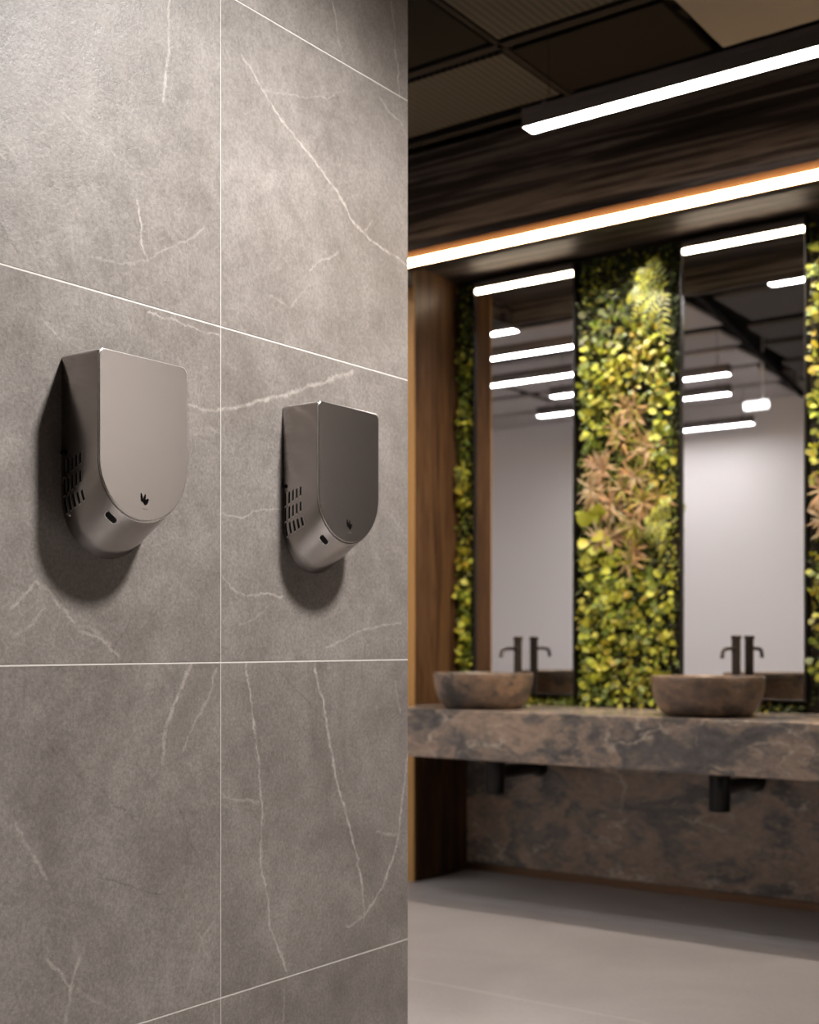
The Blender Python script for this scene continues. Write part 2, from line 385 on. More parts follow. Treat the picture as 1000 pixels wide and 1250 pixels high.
# ------------------------------------------------------------ mesh helpers
class MB:
    def __init__(s): s.v = []; s.f = []; s.mi = []; s.col = []
    def add(s, vs, fs, mi=0):
        o = len(s.v); s.v += [tuple(p) for p in vs]; s.f += [tuple(i + o for i in f) for f in fs]; s.mi += [mi] * len(fs)
    def box(s, a, b, mi=0, bev=0.0):
        (x0, y0, z0), (x1, y1, z1) = a, b
        if bev <= 0:
            s.add([(x0, y0, z0), (x1, y0, z0), (x1, y1, z0), (x0, y1, z0), (x0, y0, z1), (x1, y0, z1), (x1, y1, z1), (x0, y1, z1)],
                  [(3, 2, 1, 0), (4, 5, 6, 7), (0, 1, 5, 4), (1, 2, 6, 5), (2, 3, 7, 6), (3, 0, 4, 7)], mi)
            return
        # chamfered box: three inset shells
        c = bev; V = []; F = []
        cx, cy, cz = (x0 + x1) / 2, (y0 + y1) / 2, (z0 + z1) / 2
        hx, hy, hz = (x1 - x0) / 2, (y1 - y0) / 2, (z1 - z0) / 2
        idx = {}
        for sx in (-1, 1):
            for sy in (-1, 1):
                for sz in (-1, 1):
                    for ax in range(3):
                        h = [hx - c, hy - c, hz - c]; h[ax] += c
                        idx[(sx, sy, sz, ax)] = len(V)
                        V.append((cx + sx * h[0], cy + sy * h[1], cz + sz * h[2]))
        def quad(keys): F.append([idx[k] for k in keys])
        for sx in (-1, 1): quad([(sx, a_, b_, 0) for a_, b_ in ((-1, -1), (1, -1), (1, 1), (-1, 1))][::sx])
        for sy in (-1, 1): quad([(a_, sy, b_, 1) for a_, b_ in ((-1, -1), (1, -1), (1, 1), (-1, 1))][::-sy])
        for sz in (-1, 1): quad([(a_, b_, sz, 2) for a_, b_ in ((-1, -1), (1, -1), (1, 1), (-1, 1))][::sz])
        for sx in (-1, 1):
            for sy in (-1, 1):
                quad([(sx, sy, -1, 0), (sx, sy, -1, 1), (sx, sy, 1, 1), (sx, sy, 1, 0)][::sx * sy])
            for sz in (-1, 1):
                quad([(sx, -1, sz, 2), (sx, -1, sz, 0), (sx, 1, sz, 0), (sx, 1, sz, 2)][::sx * sz])
        for sy in (-1, 1):
            for sz in (-1, 1):
                quad([(-1, sy, sz, 1), (-1, sy, sz, 2), (1, sy, sz, 2), (1, sy, sz, 1)][::sy * sz])
        for sx in (-1, 1):
            for sy in (-1, 1):
                for sz in (-1, 1):
                    quad([(sx, sy, sz, 0), (sx, sy, sz, 1), (sx, sy, sz, 2)][::sx * sy * sz])
        s.add(V, F, mi)
    def tube(s, pts, r, n=16, mi=0, caps=True):
        pts = [Vector(p) for p in pts]; rings = []; V = []; F = []
        rs = r if isinstance(r, (list, tuple)) else [r] * len(pts)
        up = None
        for i, p in enumerate(pts):
            d = (pts[min(i + 1, len(pts) - 1)] - pts[max(i - 1, 0)]).normalized()
            if up is None: up = Vector((0, 0, 1)) if abs(d.z) < 0.9 else Vector((1, 0, 0))
            sx = d.cross(up).normalized(); sy = sx.cross(d).normalized()
            up = sy
            rings.append([len(V) + k for k in range(n)])
            for k in range(n):
                a = 2 * PI * k / n
                V.append(p + (sx * math.cos(a) + sy * math.sin(a)) * rs[i])
        for a, b in zip(rings[:-1], rings[1:]):
            for k in range(n): F.append((a[k], a[(k + 1) % n], b[(k + 1) % n], b[k]))
        if caps: F.append(tuple(rings[0][::-1])); F.append(tuple(rings[-1]))
        s.add(V, F, mi)
    def lathe(s, prof, c, n=64, mi=0):
        V = []; F = []; cx, cy, cz = c
        for r, z in prof:
            for k in range(n):
                a = 2 * PI * k / n
                V.append((cx + r * math.cos(a), cy + r * math.sin(a), cz + z))
        for i in range(len(prof) - 1):
            for k in range(n): F.append((i * n + k, i * n + (k + 1) % n, (i + 1) * n + (k + 1) % n, (i + 1) * n + k))
        F.append(tuple(range(n))[::-1]); F.append(tuple((len(prof) - 1) * n + k for k in range(n)))
        s.add(V, F, mi)
    def build(s, name, mats, parent=None, smooth=None, origin=None):
        me = bpy.data.meshes.new(name)
        o = Vector(origin) if origin else Vector((0, 0, 0))
        me.from_pydata([tuple(Vector(p) - o) for p in s.v], [], s.f)
        if not isinstance(mats, (list, tuple)): mats = [mats]
        for m in mats: me.materials.append(m)
        if len(mats) > 1: me.polygons.foreach_set('material_index', s.mi)
        if s.col:
            at = me.color_attributes.new('leaf_tone', 'FLOAT_COLOR', 'POINT')
            at.data.foreach_set('color', [c for q in s.col for c in q])
        me.validate(); me.update()
        if smooth is not None:
            me.shade_smooth(); me.set_sharp_from_angle(angle=math.radians(smooth))
        ob = bpy.data.objects.new(name, me); COL.objects.link(ob)
        ob.location = o
        if parent is not None:
            ob.parent = parent
            ob.location = o - parent.location if origin else -parent.location
        return ob

def tag(o, label, cat, group=None, kind=None):
    o['label'] = label; o['category'] = cat
    if group: o['group'] = group
    if kind: o['kind'] = kind
    return o

def thing(name, label, cat, loc, group=None):
    o = bpy.data.objects.new(name, None); COL.objects.link(o); o.location = loc
    o.empty_display_size = 0.05
    return tag(o, label, cat, group)

def struct(name, mb, mats, label=None, smooth=None, origin=None):
    o = mb.build(name, mats, None, smooth, origin); o['kind'] = 'structure'
    if label: o['label'] = label; o['category'] = name.split('_')[0]
    return o

def dup(root, loc):
    r = root.copy(); COL.objects.link(r); r.location = loc
    for ch in list(root.children):
        c = ch.copy(); COL.objects.link(c); c.parent = r
        for g in ch.children:
            d = g.copy(); COL.objects.link(d); d.parent = c
    return r

# ------------------------------------------------------------ structure
XW = -1.613          # face of the tiled hand dryer wall
YE = 2.219           # its free end
YB = 5.29            # rear wall behind counter and planting
YM = 5.16            # mirror glass
YC = 4.56            # front of the counter
XN = -3.47           # side face of the walnut pier
ZC = 3.50            # ceiling slab

# floor: large slabs over a grout bed
fb = MB(); fb.box((-7.7, -1.7, -0.10), (2.0, 5.5, -0.0004), 1)
ys = [-1.7, -1.38, -0.18, 1.02, 2.22, 3.42, 4.62, 5.5]
xs = [-7.7, -5.7, -3.3, -0.9, 1.5, 2.0]
for y0, y1 in zip(ys[:-1], ys[1:]):
    for x0, x1 in zip(xs[:-1], xs[1:]):
        fb.box((x0 + 0.0025, y0 + 0.0025, -0.02), (x1 - 0.0025, y1 - 0.0025, 0.0), 0)
struct('floor', fb, [M['floor'], M['floor_grout']], 'grey stone floor of large slabs with pale joints')

# tiled partition wall, tiles bedded 1.2 mm proud of the grout
wl = MB(); wl.box((XW - 0.15, -1.6, 0.0), (XW - 0.0006, YE, ZC), 1)
yj = [-1.6, -1.349, -0.749, -0.149, 0.451, 1.051, 1.651, YE]
zj = [0.0, 0.47, 1.07, 1.67, 2.27, 2.87, ZC]
for y0, y1 in zip(yj[:-1], yj[1:]):
    for z0, z1 in zip(zj[:-1], zj[1:]):
        e = 0.0 if y1 == YE else 0.0009
        wl.box((XW - 0.008, y0 + 0.0009, z0 + 0.0014), (XW, y1 - e, z1 - 0.0014), 0, 0.0004)
struct('wall_left', wl, [M['tile'], M['grout']], 'tall grey veined stone tile wall carrying the two hand dryers')

b = MB(); b.box((XN, YB, 0), (1.95, YB + 0.15, ZC)); struct('wall_back', b, M['darkwood'])
b = MB(); b.box((-7.7, 4.83, 0), (XN - 0.30, YB + 0.15, ZC)); struct('wall_back_far_side', b, M['plaster'])
b = MB(); b.box((1.8, -1.6, 0), (1.95, YB, ZC)); struct('wall_right', b, M['greywall'])
b = MB(); b.box((-7.85, -0.75, 0), (-7.7, 5.44, ZC)); struct('wall_far_left', b, M['plaster'])
b = MB(); b.box((-7.7, -0.75, 0), (XW - 0.15, -0.60, ZC)); struct('wall_opposite', b, M['plaster'])
b = MB(); b.box((XW - 0.15, -1.75, 0), (1.95, -1.6, ZC)); struct('wall_front', b, M['darkwall'])
b = MB(); b.box((-7.85, -1.75, ZC), (1.95, 5.44, ZC + 0.12)); struct('ceiling', b, M['black'])
# opposite wall runs up to a dropped edge at 3.27
b = MB(); b.box((XN - 0.30, 4.83, 0), (XN, YB + 0.15, ZC), 0, 0.002); b.box((XN - 0.30, 4.822, 0), (XN, 4.83, 3.22), 1, 0.001); struct('wall_pier', b, [M['walnut'], M['oakedge']], 'walnut clad pier at the left end of the counter')  # thin front board coloured as if lamplit
# bulkhead over the counter, and its soffit
b = MB(); b.box((XN, 4.58, 2.768), (0.1, 4.62, 3.27), 0, 0.003); b.box((XN, 4.62, 2.87), (0.1, YB, 2.93))
b.box((XN - 0.30, 4.58, 2.768), (XN, 4.82, 3.27)); b.box((-7.7, 4.58, 2.768), (XN - 0.30, 4.62, 3.27))
b.box((-7.7, 4.62, 3.23), (0.1, 4.83, 3.27))
struct('trim_1', b, M['darkwood'], 'dark wavy grained wood bulkhead above the mirrors')
# stone panel under the counter, slim bronze strip at the floor
b = MB(); b.box((XN, YB - 0.02, 0.03), (1.8, YB, 0.80)); struct('trim_2', b, M['marble'], 'brown veined marble panel below the counter')
b = MB(); b.box((XN, YB - 0.035, 0.0), (1.8, YB - 0.02, 0.035), 0, 0.002); struct('baseboard_back', b, M['brass'], 'slim bronze strip where the marble panel meets the floor')

# ------------------------------------------------------------ hand dryers
DEP = 0.089; RAD = 0.0925; HALF = 0.0925; ZT = 1.555
def dryer_profile(zc, zt, r, hw, cr, nb=40, ncn=8):
    """closed outline as (y offset from centre, z), left side to bottom to right to top"""
    p = []
    for k in range(nb + 1):
        a = PI + PI * k / nb
        p.append((hw / r * r * math.cos(a), zc + r * math.sin(a)))
    for k in range(1, 7): p.append((hw, zc + (zt - cr - zc) * k / 7))
    for k in range(ncn + 1):
        a = PI / 2 * k / ncn; p.append((hw - cr + cr * math.cos(a), zt - cr + cr * math.sin(a)))
    for k in range(ncn + 1):
        a = PI / 2 + PI / 2 * k / ncn; p.append((-hw + cr + cr * math.cos(a), zt - cr + cr * math.sin(a)))
    for k in range(1, 7): p.append((-hw, zt - cr + (zc - zt + cr) * k / 7))
    return p

def loft(mb, sections, y_mid, cap0=True, cap1=True, mi=0):
    V = []; F = []; n = len(sections[0][1])
    for x, prof in sections:
        for (dy, z) in prof: V.append((x, y_mid + dy, z))
    for i in range(len(sections) - 1):
        for k in range(n):
            F.append((i * n + k, i * n + (k + 1) % n, (i + 1) * n + (k + 1) % n, (i + 1) * n + k))
    if cap0: F.append(tuple(range(n))[::-1])
    if cap1: F.append(tuple((len(sections) - 1) * n + k for k in range(n)))
    mb.add(V, F, mi)

def skin(t, s, side, y_mid, lift=0.0):
    """point on the flank of the casing: t depth 0..1, s height above the start of the curve"""
    x = XW + DEP * t; zc = 1.332 + 0.057 * t; r = RAD + lift
    if s >= 0: return (x, y_mid + side * r, zc + s)
    a = -s / RAD
    return (x, y_mid + side * r * math.cos(a), zc - r * math.sin(a))

def skin_patch(mb, t0, t1, s0, s1, side, y_mid, lift, ns=6, skew=0.0):
    V = []; F = []
    for i in range(ns + 1):
        s = s0 + (s1 - s0) * i / ns
        for t in (t0, t1): V.append(skin(t, s + skew * (t - t0), side, y_mid, lift))
    for i in range(ns):
        q = (2 * i, 2 * i + 1, 2 * i + 3, 2 * i + 2)
        F.append(q if side < 0 else q[::-1])
    mb.add(V, F)

def hand_dryer(y0, label):
    ym = y0 + HALF
    root = thing('hand_dryer', label, 'hand dryer', (XW, ym, 1.24), 'steel hand dryers on the tiled wall')
    mb = MB()
    secs = []
    for t in (0.0, 0.02, 0.25, 0.5, 0.75, 0.93, 0.955):
        zc = 1.332 + 0.057 * t
        k = 0.0006 if t == 0.0 else (0.0002 if t == 0.955 else 0)
        secs.append((XW + DEP * t + 0.0, dryer_profile(zc, ZT - k, RAD - k, HALF - k, 0.008)))
    loft(mb, secs, ym)
    mb.build('casing', M['casing'], root, 28)
    # front plate with a fine rounded rim standing off a dark seam
    mb = MB()
    zc = 1.389
    ins = [(0.955, 0.0012), (0.961, 0.0012)]
    loft(mb, [(XW + DEP * t, dryer_profile(zc, ZT - i, RAD - i, HALF - i, 0.009)) for t, i in ins], ym)
    mb.build('seam', M['hole'], root, 30)
    mb = MB()
    ins = [(0.9925, 0.0010), (1.0, 0.0017)]
    loft(mb, [(XW + DEP * t, dryer_profile(zc, ZT - i, RAD - i, HALF - i, 0.011)) for t, i in ins], ym)
    fp = mb.build('front_plate', M['steel'], root, 12)
    mb = MB()
    ins = [(0.961, 0.0005), (0.966, 0.0), (0.984, 0.0), (0.990, 0.0004), (0.9925, 0.0010)]
    loft(mb, [(XW + DEP * t, dryer_profile(zc, ZT - i, RAD - i, HALF - i, 0.011)) for t, i in ins], ym, True, False)
    mb.build('plate_rim', M['rim'], root, 60)  # paler steel, the edge highlight put into the rim's colour
    # three leaf emblem and a faint line of tiny lettering
    xf = XW + DEP + 0.0003
    em = MB()
    for cy, cz, a, ln, wd in ((-0.0050, 0.0045, 8, 0.0150, 0.0046), (0.0010, 0.0030, -14, 0.0155, 0.0050), (0.0050, -0.0015, -42, 0.0135, 0.0068)):
        a = math.radians(a); V = []
        for k in range(20):
            q = 2 * PI * k / 20; u = math.sin(q) * ln / 2; v = math.cos(q) * wd / 2 * (1 - 0.3 * math.sin(q))
            V.append((xf, ym - 0.002 + cy - u * math.sin(a) + v * math.cos(a), 1.3290 + cz + u * math.cos(a) + v * math.sin(a)))
        em.add(V, [tuple(range(20))])
    e = em.build('emblem', M['ink'], fp); e['label'] = 'small black emblem of three leaves'
    e.location = -Vector(root.location) - Vector(fp.location); e.parent = fp
    tx = MB()
    for k, wv in enumerate((0.0014, 0.0018, 0.0016, 0.0016, 0.0018)):
        y = ym - 0.0055 + k * 0.0023
        tx.add([(xf, y, 1.3150), (xf, y + wv, 1.3150), (xf, y + wv, 1.3164), (xf, y, 1.3164)], [(0, 1, 2, 3)])
    t_ = tx.build('lettering', M['greyink'], fp); t_.location = -Vector(root.location) - Vector(fp.location)
    # louvre slots on both flanks
    for side in (-1, 1):
        vm = MB(); rm = MB()
        for ci, t in enumerate((0.07, 0.175, 0.28, 0.385, 0.49)):
            for s0, s1 in ((0.026, 0.050), (-0.003, 0.022), (-0.031, -0.007)):
                d = 0.004 * ci
                skin_patch(vm, t, t + 0.052, s0 - d * 0.4, s1 - d * 0.9, side, ym, 0.0003, 6)
                skin_patch(rm, t + 0.052, t + 0.066, s0 - d * 0.4, s1 - d * 0.9, side, ym, 0.0003, 6)
                skin_patch(rm, t - 0.002, t + 0.052, s0 - d * 0.4 - 0.0016, s0 - d * 0.4, side, ym, 0.0004, 1)
        v = vm.build('vent', M['hole'], root, 40)
        r_ = rm.build('vent_edge', M['rim'], v, 40); r_.location = Vector((0, 0, 0))  # bright steel slips painted as glints beside the slots
    # oval sensor eye in the underside
    def oval(mb, t, a0, lh, wh, lift):
        V = []
        for k in range(28):
            q = 2 * PI * k / 28
            u = math.cos(q); v = math.sin(q)
            sx = (lh - wh) * (1 if u > 0 else -1) + wh * u
            V.append(skin(t + wh * v / DEP, -(RAD * a0) - sx, -1, ym, lift))
        mb.add(V, [tuple(range(28))])
    rm = MB(); oval(rm, 0.77, math.radians(56), 0.0130, 0.0056, 0.0003)
    sr = rm.build('sensor_bezel', M['rim'], root)
    sm = MB(); oval(sm, 0.77, math.radians(56), 0.0120, 0.0047, 0.0006)
    s_ = sm.build('sensor_window', M['hole'], root)
    # side lock and small fixing screw
    km = MB(); km.tube([(XW + 0.006, ym - HALF + 0.001, 1.401), (XW + 0.006, ym - HALF - 0.004, 1.401)], [0.0042, 0.0036], 16)
    km.build('lock', M['hole'], root, 40)
    p0 = Vector(skin(0.12, -RAD * math.radians(22), -1, ym, -0.0005)); p1 = Vector(skin(0.12, -RAD * math.radians(22), -1, ym, 0.0014))
    km = MB(); km.tube([p0, p1], [0.0030, 0.0022], 14); km.build('screw', M['rim'], root, 40)
    # air outlet set in the underside towards the wall
    om = MB()
    V = []
    for k in range(32):
        q = 2 * PI * k / 32
        aa = math.radians(90) + 0.42 * math.cos(q)
        V.append(skin(0.40 + 0.16 * math.sin(q), -RAD * aa, -1, ym, 0.0003))
    return root

hand_dryer(1.297, 'left hand dryer, larger in view, brushed steel with pale reflecting front, on grey stone tile')
hand_dryer(1.815, 'right hand dryer nearest the wall end, brushed steel with dark brownish front reflection')

# ------------------------------------------------------------ counter
b = MB(); b.box((XN + 0.002, YC, 0.612), (-0.35, 5.20, 0.822), 0, 0.003)
tag(b.build('vanity_counter', M['marble'], None, None, (-1.9, 4.88, 0.612)), 'thick brown marble vanity counter under the mirrors, both basins standing on it', 'counter')

BX = (-3.067, -2.013)
BAS_Y = 4.79
def basin(x, label):
    root = thing('vessel_basin', label, 'washbasin', (x, BAS_Y, 0.822), 'stone bowls on the counter')
    prof = [(0.0, 0.0), (0.150, 0.0), (0.166, 0.004), (0.183, 0.018), (0.198, 0.040), (0.210, 0.068), (0.2175, 0.100), (0.221, 0.135), (0.222, 0.152), (0.220, 0.157),
            (0.209, 0.157), (0.206, 0.153), (0.203, 0.120), (0.193, 0.075), (0.172, 0.040), (0.130, 0.022), (0.06, 0.017), (0.024, 0.016)]
    mb = MB(); mb.lathe(prof[1:], (x, BAS_Y, 0.822), 72)
    mb.build('bowl', M['basin'], root, 35)
    mb = MB(); mb.lathe([(0.026, 0.0165), (0.026, 0.019), (0.018, 0.0205), (0.004, 0.0205)], (x, BAS_Y, 0.822), 32)
    mb.build('drain', M['brass'], root, 35)
    return root
basin(BX[0], 'round brown stone basin at the left end of the counter, beside the walnut pier')
basin(BX[1], 'round brown stone basin on the right, in front of the right mirror')

def tap(x, label):
    y = 5.087; z0 = 0.822
    root = thing('tall_tap', label, 'tap', (x, y, z0), 'taps behind the basins')
    mb = MB(); mb.lathe([(0.0185, 0.004), (0.0185, 0.302), (0.0155, 0.304)], (x, y, z0), 32); mb.build('tap_body', M['tap'], root, 40)
    mb = MB(); mb.lathe([(0.024, 0.0), (0.024, 0.004), (0.0175, 0.006)], (x, y, z0), 32); mb.build('base_ring', M['tap'], root, 40)
    mb = MB(); mb.lathe([(0.020, 0.304), (0.0215, 0.306), (0.0215, 0.318), (0.020, 0.320)], (x, y, z0), 32); mb.build('cap', M['tap'], root, 40)
    pts = [(x, y - 0.012, z0 + 0.264), (x, y - 0.06, z0 + 0.266), (x, y - 0.10, z0 + 0.265), (x, y - 0.120, z0 + 0.263)]
    for k in range(1, 9):
        a = PI / 2 * k / 9; pts.append((x, y - 0.120 - 0.026 * math.sin(a), z0 + 0.263 - 0.026 * (1 - math.cos(a))))
    pts.append((x, y - 0.150, z0 + 0.226))
    mb = MB(); mb.tube(pts, 0.0078, 16); mb.build('spout', M['tap'], root, 50)
tap(BX[0], 'tall dark bronze tap behind the left basin')
tap(BX[1], 'tall dark bronze tap behind the right basin')

def trap(x, label):
    root = thing('bottle_trap', label, 'drain pipe', (x, 4.88, 0.612), 'black traps under the counter')
    mb = MB(); mb.lathe([(0.060, 0.0), (0.060, -0.010), (0.046, -0.018), (0.030, -0.020)][::-1], (x, 4.88, 0.612), 32); mb.build('flange', M['pipe'], root, 40)
    mb = MB(); mb.lathe([(0.040, -0.178), (0.043, -0.174), (0.043, -0.030), (0.038, -0.014)], (x, 4.88, 0.612), 40); mb.build('trap_body', M['pipe'], root, 40)
    mb = MB(); mb.tube([(x, 4.91, 0.525), (x, 5.262, 0.525)], 0.030, 24); mb.build('waste_pipe', M['pipe'], root, 40)
    mb = MB(); mb.tube([(x, 5.236, 0.525), (x, 5.262, 0.525), (x, 5.270, 0.525)], [0.040, 0.048, 0.048], 28); mb.build('wall_rosette', M['pipe'], root, 40)
trap(BX[0] + 0.007, 'black bottle trap with wall pipe under the left basin')
trap(BX[1] + 0.013, 'black bottle trap with wall pipe under the right basin')

# ------------------------------------------------------------ mirrors
def mirror(xc, label):
    x0, x1, z0, z1 = xc - 0.275, xc + 0.275, 0.870, 2.850
    root = thing('framed_mirror', label, 'mirror', (xc, YM, z0), 'tall framed mirrors above the counter')
    t = 0.009; yf = 5.148
    mb = MB()
    mb.box((x0, yf, z0), (x0 + t, YB - 0.001, z1), 0, 0.001); mb.box((x1 - t, yf, z0), (x1, YB - 0.001, z1), 0, 0.001)
    mb.box((x0 + t, yf, z0), (x1 - t, YB - 0.001, z0 + t), 0, 0.001); mb.box((x0 + t, yf, z1 - t), (x1 - t, YB - 0.001, z1), 0, 0.001)
    mb.build('frame', M['frame'], root)
    mb = MB(); mb.box((x0 + t, YM, z0 + t), (x1 - t, YM + 0.006, z1 - t)); mb.build('mirror_glass', M['mirror'], root)
    mb = MB(); mb.box((x0 + t, YM - 0.016, z1 - 0.040), (x1 - t, YM - 0.0005, z1 - t - 0.0005), 0, 0.001)
    lh = mb.build('lamp_housing', M['housing'], root)
    mb = MB(); mb.box((x0 + t + 0.002, YM - 0.011, z1 - 0.060), (x1 - t - 0.002, YM - 0.001, z1 - 0.0405), 0, 0.003)
    mb.build('lamp_bar', M['mirrorlamp'], root)
mirror(-3.080, 'tall black framed mirror on the left behind the left basin, walnut pier reflected in it')
mirror(-2.016, 'tall black framed mirror on the right behind the right basin')

# ------------------------------------------------------------ cove strip
root = thing('led_strip_light', 'long glowing warm white light strip along the bottom of the dark wood bulkhead', 'strip light', (-0.9, 4.58, 2.79))
mb = MB()
for sg in (1,):      # an added flange shaped to make the strip's halo, and the flat back behind it
    prof = [(4.579, 2.79 + sg * 0.018), (4.5785, 2.79 + sg * 0.018), (4.572, 2.79 + sg * 0.052), (4.573, 2.79 + sg * 0.0535), (4.579, 2.79 + sg * 0.0535)]
    V = [(x, y, z) for x in (XN - 0.6, 0.095) for y, z in prof]; n = len(prof)
    F = [(k, (k + 1) % n, n + (k + 1) % n, n + k) for k in range(n)] + [tuple(range(n))[::-1], tuple(range(n, 2 * n))]
    F = [f[::-1] for f in F]
    mb.add(V, F)
mb.box((XN - 0.6, 4.5755, 2.772), (0.095, 4.579, 2.808))
mb.build('reflector_channel', M['channel'], root)
mb = MB()
prof = []
for k in range(13):
    a = -PI / 2 + PI * k / 12 + PI
    prof.append((4.5735 + 0.016 * math.cos(a), 2.791 + 0.0165 * math.sin(a)))
n = len(prof); V = [(XN - 0.6, y, z) for y, z in prof] + [(0.095, y, z) for y, z in prof]
F = [(k, (k + 1) % n, n + (k + 1) % n, n + k) for k in range(n)] + [tuple(range(n))[::-1], tuple(range(n, 2 * n))]
mb.add(V, F); mb.build('diffuser', M['cove'], root, 40)

# ------------------------------------------------------------ linear pendants
def pendant(x0, x1, y, label, z=2.97, glow='pendant'):
    xc = (x0 + x1) / 2
    root = thing('linear_pendant_lamp', label, 'pendant lamp', (xc, y, z), 'linear pendant lamps over the room')
    mb = MB()
    mb.box((x0 + 0.006, y - 0.032, z + 0.012), (x1 - 0.006, y + 0.032, z + 0.045), 0, 0.001)
    mb.box((x0 + 0.006, y - 0.034, z + 0.001), (x1 - 0.006, y - 0.0318, z + 0.044)); mb.box((x0 + 0.006, y + 0.0318, z + 0.001), (x1 - 0.006, y + 0.034, z + 0.044))
    mb.box((x0 + 0.006, y - 0.028, z + 0.045), (x1 - 0.006, y + 0.028, z + 0.050))
    mb.box((x0 + 0.006, y - 0.032, z + 0.050), (x1 - 0.006, y + 0.032, z + 0.070), 0, 0.002)
    mb.build('housing', M['housing'], root)
    mb = MB(); mb.box((x0 + 0.006, y - 0.0315, z), (x1 - 0.006, y + 0.0315, z + 0.0115), 0, 0.001); mb.build('diffuser', M[glow], root)
    for a, b_ in ((x0, x0 + 0.006), (x1 - 0.006, x1)):
        mb = MB(); mb.box((a, y - 0.034, z + 0.001), (b_, y + 0.033, z + 0.071), 0, 0.001); mb.build('end_cap', M['housing'], root)
    for xx in (x0 + 0.09, x1 - 0.09):
        mb = MB(); mb.box((xx - 0.009, y - 0.034, z + 0.040), (xx + 0.009, y + 0.034, z + 0.074), 0, 0.001); c = mb.build('clip', M['housing'], root)
        mb = MB(); mb.tube([(xx, y, z + 0.07), (xx, y, ZC)], 0.0016, 8); mb.build('suspension_cable', M['bar'], root)
    return root
pendant(-2.345, -0.80, 3.95, 'white linear pendant lamp hanging before the dark wood bulkhead, seen directly at the top right', z=2.942)
pendant(-5.40, -3.85, 3.95, 'short lamp stub highest in the left mirror reflection', z=2.93)
pendant(-5.15, -3.62, 3.25, 'long lamp second from the top in the left mirror reflection')
pendant(-5.60, -4.05, 2.52, 'long lamp third from the top in the left mirror reflection')
pendant(-4.78, -3.38, 1.90, 'lamp fourth from the top in the left mirror, ending in the right mirror')
pendant(-5.28, -3.64, 1.24, 'lowest lamp in the left mirror reflection, running on into the right mirror')
pendant(-5.40, -3.97, -0.09, 'lowest lamp reflected in the right mirror, nearest the pale opposite wall', glow='pendant_soft')


# small ceiling spots on stems: one over the hand dryers, one washing the tiled wall, the others unseen and added to brighten
def spot(loc, aim, watts, deg, label, col=(1.0, 0.86, 0.72), blend=0.5, size=0.05):
    loc = Vector(loc); d = (Vector(aim) - loc).normalized()
    root = thing('ceiling_spotlight', label, 'spotlight', loc, 'black ceiling spotlights')
    mb = MB(); mb.tube([loc - d * 0.16, loc - d * 0.155, loc - d * 0.01], [0.030, 0.036, 0.036], 24, caps=True); mb.build('lamp_head', M['housing'], root, 40)
    mb = MB(); mb.tube([loc - d * 0.08, (loc.x - d.x * 0.08, loc.y - d.y * 0.08, ZC)], 0.008, 12); mb.build('stem', M['housing'], root, 40)
    ld = bpy.data.lights.new('spot_beam', 'SPOT'); ld.energy = watts; ld.spot_size = math.radians(deg); ld.spot_blend = blend
    ld.shadow_soft_size = size; ld.color = col
    lo = bpy.data.objects.new('spot_beam', ld); COL.objects.link(lo); lo.parent = root
    lo.rotation_euler = d.to_track_quat('-Z', 'Y').to_euler()
    return root
spot((-0.40, 1.95, 3.05), (-1.61, 1.62, 0.50), 142, 82, 'ceiling spotlight in front of the hand dryers', (1.0, 0.97, 0.945), 0.9, 0.11)
spot((-1.12, 2.00, 3.05), (-1.62, 0.98, 2.35), 7, 60, 'ceiling spotlight close to the tiled wall, grazing its upper part', (1.0, 0.95, 0.91), 1.0, 0.06)
spot((-0.85, 1.30, 3.00), (-0.95, 1.30, 0.0), 150, 32, 'ceiling spotlight shining straight down beside the tiled wall', (1.0, 0.96, 0.93), 0.8, 0.05)  # added lamp, bounces light up to the dryer undersides
spot((0.30, 3.30, 3.10), (1.80, 4.25, 2.00), 112, 80, 'ceiling spotlight washing the right wall', (1.0, 0.95, 0.91), 1.0, 0.08)  # added lamp, lights the wall that the left dryer reflects
spot((-1.10, 3.00, 3.10), (-2.60, 5.16, 1.30), 100, 34, 'ceiling spotlight aimed at the planting between the mirrors', (1.0, 0.82, 0.60), 0.8)  # added out of view to brighten the leaves from the front
spot((-1.10, 3.25, 3.10), (-3.45, 4.90, 1.50), 34, 24, 'ceiling spotlight aimed at the walnut pier', (1.0, 0.80, 0.58), 0.8)  # added out of view to lift the wood of the pier
spot((-0.60, 3.00, 3.10), (-1.65, 5.16, 1.60), 40, 26, 'ceiling spotlight aimed at the planting right of the mirrors', (1.0, 0.82, 0.60), 0.8)  # second added lamp for brighter foliage

# white spot pendant that shows in the right mirror
root = thing('spot_pendant', 'small white pendant spot on a stem, bright in the right mirror reflection', 'pendant lamp', (-3.63, 0.79, 2.92))
mb = MB(); mb.tube([(-3.70, 0.79, 2.95), (-3.52, 0.79, 2.95)], 0.034, 24); mb.build('lamp_head', M['spotglow'], root, 40)
mb = MB(); mb.tube([(-3.56, 0.79, 2.99), (-3.56, 0.79, ZC)], 0.010, 12); mb.build('stem', M['white'], root, 40)

